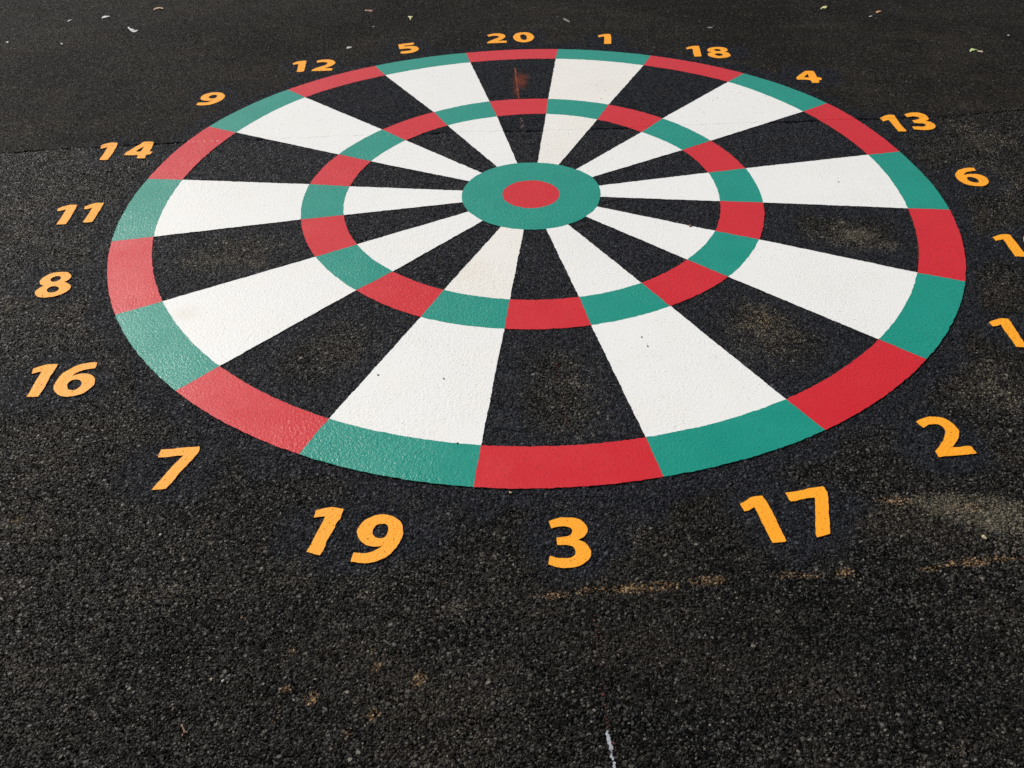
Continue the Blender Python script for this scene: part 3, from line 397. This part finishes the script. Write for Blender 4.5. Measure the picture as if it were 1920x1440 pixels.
# ------------------------------------------------------------------ the ground, one sheet out to the horizon
def axis(lo, hi, fine, reach):
    mid = list(np.arange(lo, hi, fine)); L = []; R_ = []; s = fine; v = lo
    while v > -reach:
        s *= 1.25; v -= s; L.append(v)
    s = fine; v = mid[-1]
    while v < reach:
        s *= 1.25; v += s; R_.append(v)
    return np.array(L[::-1] + mid + R_)
ax = axis(-3.1, 3.1, 0.0125, 260); ay = axis(0.5, 5.7, 0.0125, 260)
GX, GY = np.meshgrid(ax, ay, indexing='ij')
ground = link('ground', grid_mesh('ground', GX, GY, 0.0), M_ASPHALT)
tag(ground, 'black asphalt playground surface with a rolled joint across it', kind='structure')

# ------------------------------------------------------------------ the dartboard
board = empty('dartboard', (CEN[0], CEN[1], 0))
tag(board, 'huge round dartboard painted flat on the black asphalt in red, green and white', 'dartboard')
ORDER = ['20', '1', '18', '4', '13', '6', '10', '15', '2', '17', '3', '19', '7', '16', '8', '11', '14', '9', '12', '5']
RP = np.array(DATA['rings']) / 1000.0                      # boundary k, ring O D T I B
REL_P = RP - CEN
ANG = np.arctan2(REL_P[..., 0], REL_P[..., 1]); RR = np.hypot(REL_P[..., 0], REL_P[..., 1])
# a touch of regularity: measured corners averaged with the ring's own smooth radius
def ring_curve(k, ring, n):
    """points of ring `ring` from boundary k to k+1, radius eased with the neighbours so the ring stays smooth"""
    k0, k1, k2, k3 = (k - 1) % 20, k, (k + 1) % 20, (k + 2) % 20
    a1, a2 = ANG[k1, ring], ANG[k2, ring]
    d = (a2 - a1 + math.pi) % (2 * math.pi) - math.pi
    t = np.linspace(0, 1, n)
    r0, r1, r2, r3 = RR[k0, ring], RR[k1, ring], RR[k2, ring], RR[k3, ring]
    r = 0.5 * ((2 * r1) + (-r0 + r2) * t + (2 * r0 - 5 * r1 + 4 * r2 - r3) * t ** 2 + (-r0 + 3 * r1 - 3 * r2 + r3) * t ** 3)
    a = a1 + d * t
    return CEN[0] + r * np.sin(a), CEN[1] + r * np.cos(a)

def patch(k, rin, rout, z, ni, nj, skirts):
    xi, yi = ring_curve(k, rin, nj); xo, yo = ring_curve(k, rout, nj)
    t = np.linspace(0, 1, ni)[:, None]
    X = xi[None] * (1 - t) + xo[None] * t; Y = yi[None] * (1 - t) + yo[None] * t
    X, Y = wob(X, Y)
    return grid_mesh('patch', X, Y, z, True, skirts, CEN)

ZP, ZB = 0.0017, 0.0005
O_, D_, T_, I_, B_ = range(5)
CREAM_OUT = {'1'}; CREAM_IN = {'1', '19'}
for k, num in enumerate(ORDER):
    red = (k % 2 == 0)
    mt = M_RED if red else M_GREEN; cn = 'red' if red else 'green'
    me = patch(k, D_, O_, ZP, 36, 120, ('i0', 'i1') if red else ('i1',))
    tag(link('double_ring_segment', me, [mt, M_EDGE], board), '%s outer ring segment in front of the number %s' % (cn, num))
    me = patch(k, I_, T_, ZP, 36, 70, ('i0', 'i1') if red else ())
    tag(link('treble_ring_segment', me, [mt, M_EDGE], board), '%s middle ring segment in line with the number %s' % (cn, num))
    if red:
        me = patch(k, T_, D_, ZB, 52, 44, ())
        tag(link('outer_wedge', me, M_BLACK, board), 'black outer wedge in line with the number %s' % num)
        me = patch(k, B_, I_, ZB, 44, 26, ())
        tag(link('inner_wedge', me, M_BLACK, board), 'black inner wedge in line with the number %s' % num)
    else:
        me = patch(k, T_, D_, ZP, 130, 44, ('j0', 'j1'))
        tag(link('outer_wedge', me, [M_CREAM if num in CREAM_OUT else M_WHITE, M_EDGE], board), 'white outer wedge in line with the number %s' % num)
        me = patch(k, B_, I_, ZP, 120, 26, ('j0', 'j1'))
        tag(link('inner_wedge', me, [M_CREAM if num in CREAM_IN else M_WHITE, M_EDGE], board), 'white inner wedge in line with the number %s' % num)

# bull: green ring and red centre
BC = np.array(DATA['bull'][:2]) / 1000; BR = DATA['bull'][2] / 1000
th = np.linspace(0, 2 * math.pi, 361)
bx = []; by = []
for k in range(20):
    x, y = ring_curve(k, B_, 19); bx += list(x[:-1]); by += list(y[:-1])
bx.append(bx[0]); by.append(by[0]); bx = np.array(bx); by = np.array(by)
a0 = np.arctan2(bx - BC[0], by - BC[1])
ix = BC[0] + BR * np.sin(a0); iy = BC[1] + BR * np.cos(a0)
t = np.linspace(0, 1, 24)[:, None]
X, Y = ix[None] * (1 - t) + bx[None] * t, iy[None] * (1 - t) + by[None] * t
X, Y = wob(X, Y)
tag(link('outer_bull', grid_mesh('outer_bull', X, Y, ZP, True, ('i1',), CEN), [M_GREEN, M_EDGE], board), 'green ring around the red centre')
t = np.linspace(0.002, 1, 16)[:, None]
X, Y = BC[0] + t * (ix - BC[0])[None], BC[1] + t * (iy - BC[1])[None]
X, Y = wob(X, Y)
tag(link('bullseye', grid_mesh('bullseye', X, Y, ZP, True, (), CEN), M_RED, board), 'solid red centre spot')

# ------------------------------------------------------------------ the numbers
WHERE = {'20': 'beyond the far red segment', '1': 'beyond the far green segment, right of the 20', '18': 'between the 1 and the 4',
         '4': 'between the 18 and the 13', '13': 'with its top on the asphalt joint', '6': 'between the 13 and the 10', '10': 'cut off by the picture edge under the 6',
         '15': 'cut off by the picture edge above the 2', '2': 'between the 15 and the 17', '17': 'between the 2 and the 3', '3': 'below the near red segment',
         '19': 'between the 7 and the 3', '7': 'between the 16 and the 19', '16': 'between the 8 and the 7', '8': 'between the 11 and the 16',
         '11': 'between the 14 and the 8', '14': 'lying across the asphalt joint', '9': 'between the 14 and the 12', '12': 'between the 9 and the 5', '5': 'between the 12 and the 20'}
for key in ORDER:
    gl, c = NUM[key]
    lab = 'orange number %s painted on black asphalt, %s' % (key, WHERE[key])
    if len(gl) == 1:
        o = link('painted_number', outline_mesh('painted_number', gl[0], ZP, c), [M_ORANGE, M_EDGE])
        o.location = (c[0], c[1], 0)
    else:
        o = empty('painted_number', (c[0], c[1], 0))
        for g in gl:
            link('digit', outline_mesh('digit', g, ZP, c), [M_ORANGE, M_EDGE], o)
    tag(o, lab, 'number', 'orange numbers around the dartboard')

# ------------------------------------------------------------------ chalk lines: flecks caught on the tops of the chippings
def chalk(name, path, width, density, mat, label, cat, size=(0.0012, 0.0034), top=0.0007):
    P = np.array(path) / 1000.0
    seg = np.hypot(*(P[1:] - P[:-1]).T); L = seg.sum(); n = int(L * density)
    bm = bmesh.new(); o = P[len(P) // 2]
    for _ in range(n):
        d = rng.random() * L; i = 0
        while d > seg[i]: d -= seg[i]; i += 1
        p = P[i] + (P[i + 1] - P[i]) * d / seg[i]
        if vnoise(np.array([p[0]]), np.array([p[1]]), 110, 31)[0] < 0.27: continue
        p = p + np.array([rng.gauss(0, width), rng.gauss(0, width)])
        r = rng.uniform(*size); m = rng.randint(5, 7); a0 = rng.random() * 6.28; zz = top + rng.uniform(0.0, 0.0005)
        vs = [bm.verts.new((p[0] - o[0] + r * rng.uniform(.55, 1.1) * math.cos(a0 + 6.283 * q / m), p[1] - o[1] + r * rng.uniform(.55, 1.1) * math.sin(a0 + 6.283 * q / m), zz + rng.uniform(-.0003, .0003))) for q in range(m)]
        lo = [bm.verts.new((v.co.x, v.co.y, v.co.z - 0.0012)) for v in vs]
        bm.faces.new(vs)
        for q in range(m): bm.faces.new((vs[q], lo[q], lo[(q + 1) % m], vs[(q + 1) % m]))
    me = bpy.data.meshes.new(name); bm.to_mesh(me); bm.free()
    ob = link(name, me, mat, adaptive=False); ob.location = (o[0], o[1], 0)
    return tag(ob, label, cat)

M_CHALKW = plain('white_chalk', (0.48, 0.52, 0.56, 1), (0.28, 0.31, 0.36, 1), 0.9, 900)
M_CHALKR = plain('red_chalk', (0.14, 0.040, 0.032, 1), (0.08, 0.026, 0.022, 1), 0.9, 900)
M_CHALKO = plain('orange_red_chalk', (0.42, 0.085, 0.030, 1), (0.26, 0.05, 0.02, 1), 0.9, 900)
M_CHALKP = plain('pink_chalk', (0.5, 0.28, 0.24, 1), (0.3, 0.15, 0.13, 1), 0.9, 900)
CH = DATA['chalk']
chalk('chalk_line', CH['white'], 0.0015, 1250, M_CHALKW, 'broken white chalk line on bare asphalt at the near edge', 'chalk line')
chalk('chalk_line', CH['red_near'], 0.0026, 170, M_CHALKR, 'faint broken red chalk line on bare asphalt nearer than the 3', 'chalk line', (0.0008, 0.0022))
chalk('chalk_line', CH['red_sector'], 0.0024, 220, M_CHALKR, 'faint red chalk line inside the black wedge above the 3', 'chalk line', (0.0008, 0.0022), 0.0012)
chalk('chalk_line', CH['red_far'], 0.0016, 1500, M_CHALKO, 'bright orange-red chalk line in the black wedge below the 20', 'chalk line', (0.0012, 0.003), 0.0013)
chalk('chalk_line', CH['pink'], 0.003, 380, M_CHALKP, 'short pinkish chalk scribble between the middle ring and the joint', 'chalk line', (0.001, 0.0028), 0.0013)

# ------------------------------------------------------------------ litter
def flake(name, key, mats, label, cat, z0=0.002, arch=0.006, thick=0.0007, group=None, parent=None):
    P = np.array(DATA['litter'][key]) / 1000.0
    pts = [(a * 1000, b * 1000, 0) for a, b in P]
    dense = np.array(sample_outline(pts, 0.004)); o = dense.mean(0)
    Q = dense - o
    u, s, vt = np.linalg.svd(Q - Q.mean(0)); ax_ = vt[0]; L = np.abs(Q @ ax_).max() + 1e-6
    bm = bmesh.new()
    vs = [bm.verts.new((q[0], q[1], 0)) for q in Q]
    es = [bm.edges.new((vs[i], vs[(i + 1) % len(vs)])) for i in range(len(vs))]
    bmesh.ops.triangle_fill(bm, use_beauty=True, edges=es)
    bmesh.ops.subdivide_edges(bm, edges=list(bm.edges), cuts=2, use_grid_fill=True)
    ay_ = vt[1]; W = np.abs(Q @ ay_).max() + 1e-6
    for v in bm.verts:
        a = (v.co.x * ax_[0] + v.co.y * ax_[1]) / L; b = (v.co.x * ay_[0] + v.co.y * ay_[1]) / W
        v.co.z = 0.45 * arch * (1 - a * a) + 0.25 * arch * b * b + 0.15 * arch * math.sin(a * 7)
    for f in bm.faces:
        if f.normal.z < 0: f.normal_flip()
    r = bmesh.ops.solidify(bm, geom=list(bm.faces), thickness=thick)
    bmesh.ops.recalc_face_normals(bm, faces=list(bm.faces))
    me = bpy.data.meshes.new(name); bm.to_mesh(me); bm.free()
    for p in me.polygons: p.use_smooth = True
    ob = link(name, me, mats, adaptive=False)
    if parent is not None:
        ob.parent = parent; ob.location = (o[0] - parent.location.x, o[1] - parent.location.y, z0 - parent.location.z)
    else: ob.location = (o[0], o[1], z0)
    return tag(ob, label, cat, group)

L_WHITE = plain('pale_petal', (0.48, 0.50, 0.50, 1), (0.66, 0.66, 0.64, 1), 0.6, 200)
L_TAN = plain('dry_leaf_tan', (0.45, 0.31, 0.16, 1), (0.62, 0.45, 0.25, 1), 0.6, 150)
L_ORANGE = plain('dry_leaf_orange', (0.50, 0.24, 0.10, 1), (0.62, 0.36, 0.2, 1), 0.6, 150)
L_LIME = plain('fresh_leaf_lime', (0.34, 0.46, 0.15, 1), (0.50, 0.60, 0.27, 1), 0.5, 150)
L_YELLOW = plain('fresh_leaf_yellow', (0.55, 0.54, 0.22, 1), (0.66, 0.64, 0.36, 1), 0.5, 150)
L_STEM = plain('leaf_stalk', (0.52, 0.42, 0.30, 1), (0.62, 0.55, 0.42, 1), 0.6, 300)
L_BROWN = plain('brown_twig', (0.15, 0.085, 0.045, 1), (0.24, 0.15, 0.09, 1), 0.75, 400)
L_PINK = plain('pinkish_twig', (0.28, 0.15, 0.11, 1), (0.42, 0.26, 0.2, 1), 0.7, 300)
L_GREY = plain('grey_twig', (0.16, 0.155, 0.15, 1), (0.24, 0.23, 0.22, 1), 0.7, 300)
L_STONE = plain('pale_pebble', (0.35, 0.34, 0.32, 1), (0.5, 0.49, 0.46, 1), 0.7, 400)
L_TSTONE = plain('tan_pebble', (0.42, 0.35, 0.22, 1), (0.55, 0.47, 0.32, 1), 0.8, 400)
L_CRUMB = plain('bitumen_crumb', (0.02, 0.02, 0.021, 1), (0.035, 0.034, 0.033, 1), 0.5, 400)

flake('petal', 'feather', L_WHITE, 'large curved white petal on the far asphalt, left of the dartboard', 'petal', arch=0.008)
flake('petal', 'petal', L_WHITE, 'slim straight white petal on the asphalt beyond the curved one', 'petal', arch=0.003)
flake('dry_leaf', 'tan', L_TAN, 'curled tan leaf on the far asphalt, beyond the number 9', 'leaf', arch=0.006)
flake('plant_thread', 'thread', L_WHITE, 'thin curved white thread on asphalt left of the petals', 'plant fibre', arch=0.001)
flake('petal_scrap', 'fleck1', L_WHITE, 'tiny white scrap on asphalt nearer than the petals', 'scrap', arch=0.001)
flake('petal_scrap', 'fleck2', L_WHITE, 'tiny white scrap at the far left edge of the asphalt', 'scrap', arch=0.001)
flake('twig', 'stick', L_PINK, 'short pinkish brown twig on the asphalt beyond the number 5', 'twig', arch=0.003, thick=0.004)
flake('leaf_sprig', 'sprig', L_YELLOW, 'small three pointed yellow-green sprig on the asphalt near the number 5', 'sprig', arch=0.004)
flake('plant_crumb', 'crumb', L_GREY, 'faint grey curved crumb on asphalt between pink twig and number 5', 'crumb', arch=0.001)
flake('bark_chip', 'bit', L_STONE, 'pale narrow chip on the asphalt between the 12 and the 5', 'chip', arch=0.002, thick=0.003)
flake('green_leaf', 'greenleaf', L_YELLOW, 'small pale yellow-green leaf on the far asphalt beyond the number 4', 'leaf', arch=0.005)
flake('dry_leaf', 'orangeleaf', L_ORANGE, 'small orange dry leaf on the far asphalt beyond the number 13', 'leaf', arch=0.004)
flake('plant_thread', 'thread2', L_STONE, 'short pale thread on the asphalt beside the orange leaf', 'plant fibre', arch=0.001)
lp = np.array(DATA['litter']['limeleaf']).mean(0) / 1000
lime = empty('green_leaf', (lp[0], lp[1], 0.002))
tag(lime, 'bright lime green leaf with a pale stalk on the far right asphalt', 'leaf')
flake('blade', 'limeleaf', L_LIME, None, None, arch=0.007, parent=lime)
flake('stalk', 'limestalk', L_STEM, None, None, arch=0.002, thick=0.002, parent=lime)
flake('twig', 'twig', L_GREY, 'short grey slanting twig on the asphalt beyond the number 1', 'twig', arch=0.003, thick=0.004)
flake('twig', 'streak', L_GREY, 'thin dull grey straw on the asphalt beyond the number 18', 'twig', arch=0.0006)
flake('seed_husk', 'seed', L_BROWN, 'tiny brown seed husk on the edge of a white inner wedge', 'seed', z0=0.003, arch=0.003, thick=0.002)
flake('twig', 'browntwig', L_BROWN, 'small knobbly brown twig lying on the near bare asphalt', 'twig', z0=0.0005, arch=0.002, thick=0.003)
flake('bark_chip', 'twigbit', L_PINK, 'tiny pinkish chip just below the brown twig', 'chip', z0=0.0005, arch=0.001, thick=0.002)

def pebble(name, p, r, mat, label, cat, z=0.0, group=None, squash=0.6):
    bm = bmesh.new(); bmesh.ops.create_icosphere(bm, subdivisions=2, radius=r)
    s = rng.random() * 90
    for v in bm.verts:
        n = v.co.normalized(); f = 1 + 0.28 * math.sin(n.x * 3.1 + s) * math.cos(n.y * 2.7 - s) + 0.14 * math.sin(n.z * 5 + n.x * 4 + s)
        v.co *= f; v.co.z *= squash; v.co.x *= 1.25
    me = bpy.data.meshes.new(name); bm.to_mesh(me); bm.free()
    ob = link(name, me, mat, adaptive=False); ob.location = (p[0] / 1000, p[1] / 1000, z + 0.0005 + r * squash * 0.35); ob.rotation_euler = (0, 0, rng.random() * 3)
    return tag(ob, label, cat, group)
PB = DATA['pebbles']
pebble('pebble', PB['tan'], 0.0052, L_TSTONE, 'tan pebble just nearer than the sandy patch under the 2', 'pebble')
pebble('pebble', PB['grey'], 0.0028, L_STONE, 'pale grey pebble in the bare asphalt nearer than the 7', 'pebble')
pebble('pebble', PB['white1'], 0.0022, L_TSTONE, 'cream pebble, nearer the picture edge of a close pair', 'pebble')
pebble('pebble', PB['white2'], 0.0026, L_STONE, 'white pebble, right one of a close pair', 'pebble')
pebble('pebble', PB['ochre'], 0.0030, L_TAN, 'small ochre grit on asphalt just outside the near red segment', 'pebble')
pebble('pebble', PB['pale'], 0.0050, L_STONE, 'pale grit on the far right asphalt beyond the lime leaf', 'pebble')
for p, w in ((0, 'middle of the white wedge nearest the 19'), (1, 'inner part of the white wedge nearest the 17'), (2, 'white wedge nearest the 17, just right of another crumb'),
             (3, 'rim where white meets green at the 19'), (4, 'left part of the white wedge nearest the 19'), (6, 'white wedge nearest the 6')):
    p = DATA['specks'][p]
    pebble('bitumen_crumb', p, 0.0022, L_CRUMB, 'tiny black crumb on the ' + w, 'crumb', z=ZP)

# ------------------------------------------------------------------ camera
cam = bpy.data.cameras.new('camera'); co = bpy.data.objects.new('camera', cam); COL.objects.link(co)
cam.sensor_fit = 'HORIZONTAL'; cam.sensor_width = 36.0; cam.lens = FOCAL / 1920.0 * 36.0
cam.clip_start = 0.05; cam.clip_end = 1000
fw = Vector((0, math.cos(TILT), -math.sin(TILT))); rt = Vector((1, 0, 0)); up = rt.cross(fw)
R_ = math.cos(ROLL) * rt + math.sin(ROLL) * up; U_ = -math.sin(ROLL) * rt + math.cos(ROLL) * up
mat = Matrix((R_, U_, -fw)).transposed().to_4x4(); mat.translation = Vector((0, 0, CAM_H))
co.matrix_world = mat
scene.camera = co

# ------------------------------------------------------------------ light: high thin cloud, sun ahead and to the left
SUN_EL, SUN_AZ = math.radians(SUN[0]), math.radians(SUN[1])   # azimuth measured from straight ahead, + to the left
d = Vector((-math.sin(SUN_AZ) * math.cos(SUN_EL), math.cos(SUN_AZ) * math.cos(SUN_EL), math.sin(SUN_EL)))
sl = bpy.data.lights.new('sun', 'SUN'); sl.energy = SUN[2]; sl.angle = math.radians(SUN[3]); sl.color = (1.0, 0.965, 0.91)
so = bpy.data.objects.new('sun', sl); COL.objects.link(so); so.rotation_euler = d.to_track_quat('Z', 'Y').to_euler(); so.location = d * 20
w = bpy.data.worlds.new('World'); scene.world = w; w.use_nodes = True; wt = w.node_tree; wt.nodes.clear()
sky = wt.nodes.new('ShaderNodeTexSky'); sky.sky_type = 'NISHITA'; sky.sun_disc = False; sky.sun_elevation = SUN_EL
sky.sun_rotation = math.atan2(d.x, d.y)
sky.dust_density = 4.0; sky.air_density = 1.0; sky.ozone_density = 1.0
hs = wt.nodes.new('ShaderNodeHueSaturation'); hs.inputs['Saturation'].default_value = SKY_SAT
bg = wt.nodes.new('ShaderNodeBackground'); bg.inputs['Strength'].default_value = SKY_ST
wo = wt.nodes.new('ShaderNodeOutputWorld')
wt.links.new(sky.outputs[0], hs.inputs['Color']); wt.links.new(hs.outputs[0], bg.inputs['Color']); wt.links.new(bg.outputs[0], wo.inputs[0])

scene.render.engine = 'CYCLES'
scene.cycles.feature_set = 'EXPERIMENTAL'
scene.cycles.dicing_rate = 1.0; scene.cycles.offscreen_dicing_scale = 8.0; scene.cycles.max_subdivisions = 8
scene.cycles.max_bounces = 4; scene.cycles.sample_clamp_direct = 3.0; scene.cycles.sample_clamp_indirect = 2.0; scene.cycles.use_denoising = DENOISE
scene.view_settings.view_transform = 'Standard'; scene.view_settings.look = 'None'
scene.view_settings.exposure = EXPO; scene.view_settings.gamma = 1.0
scene.view_settings.use_curve_mapping = False
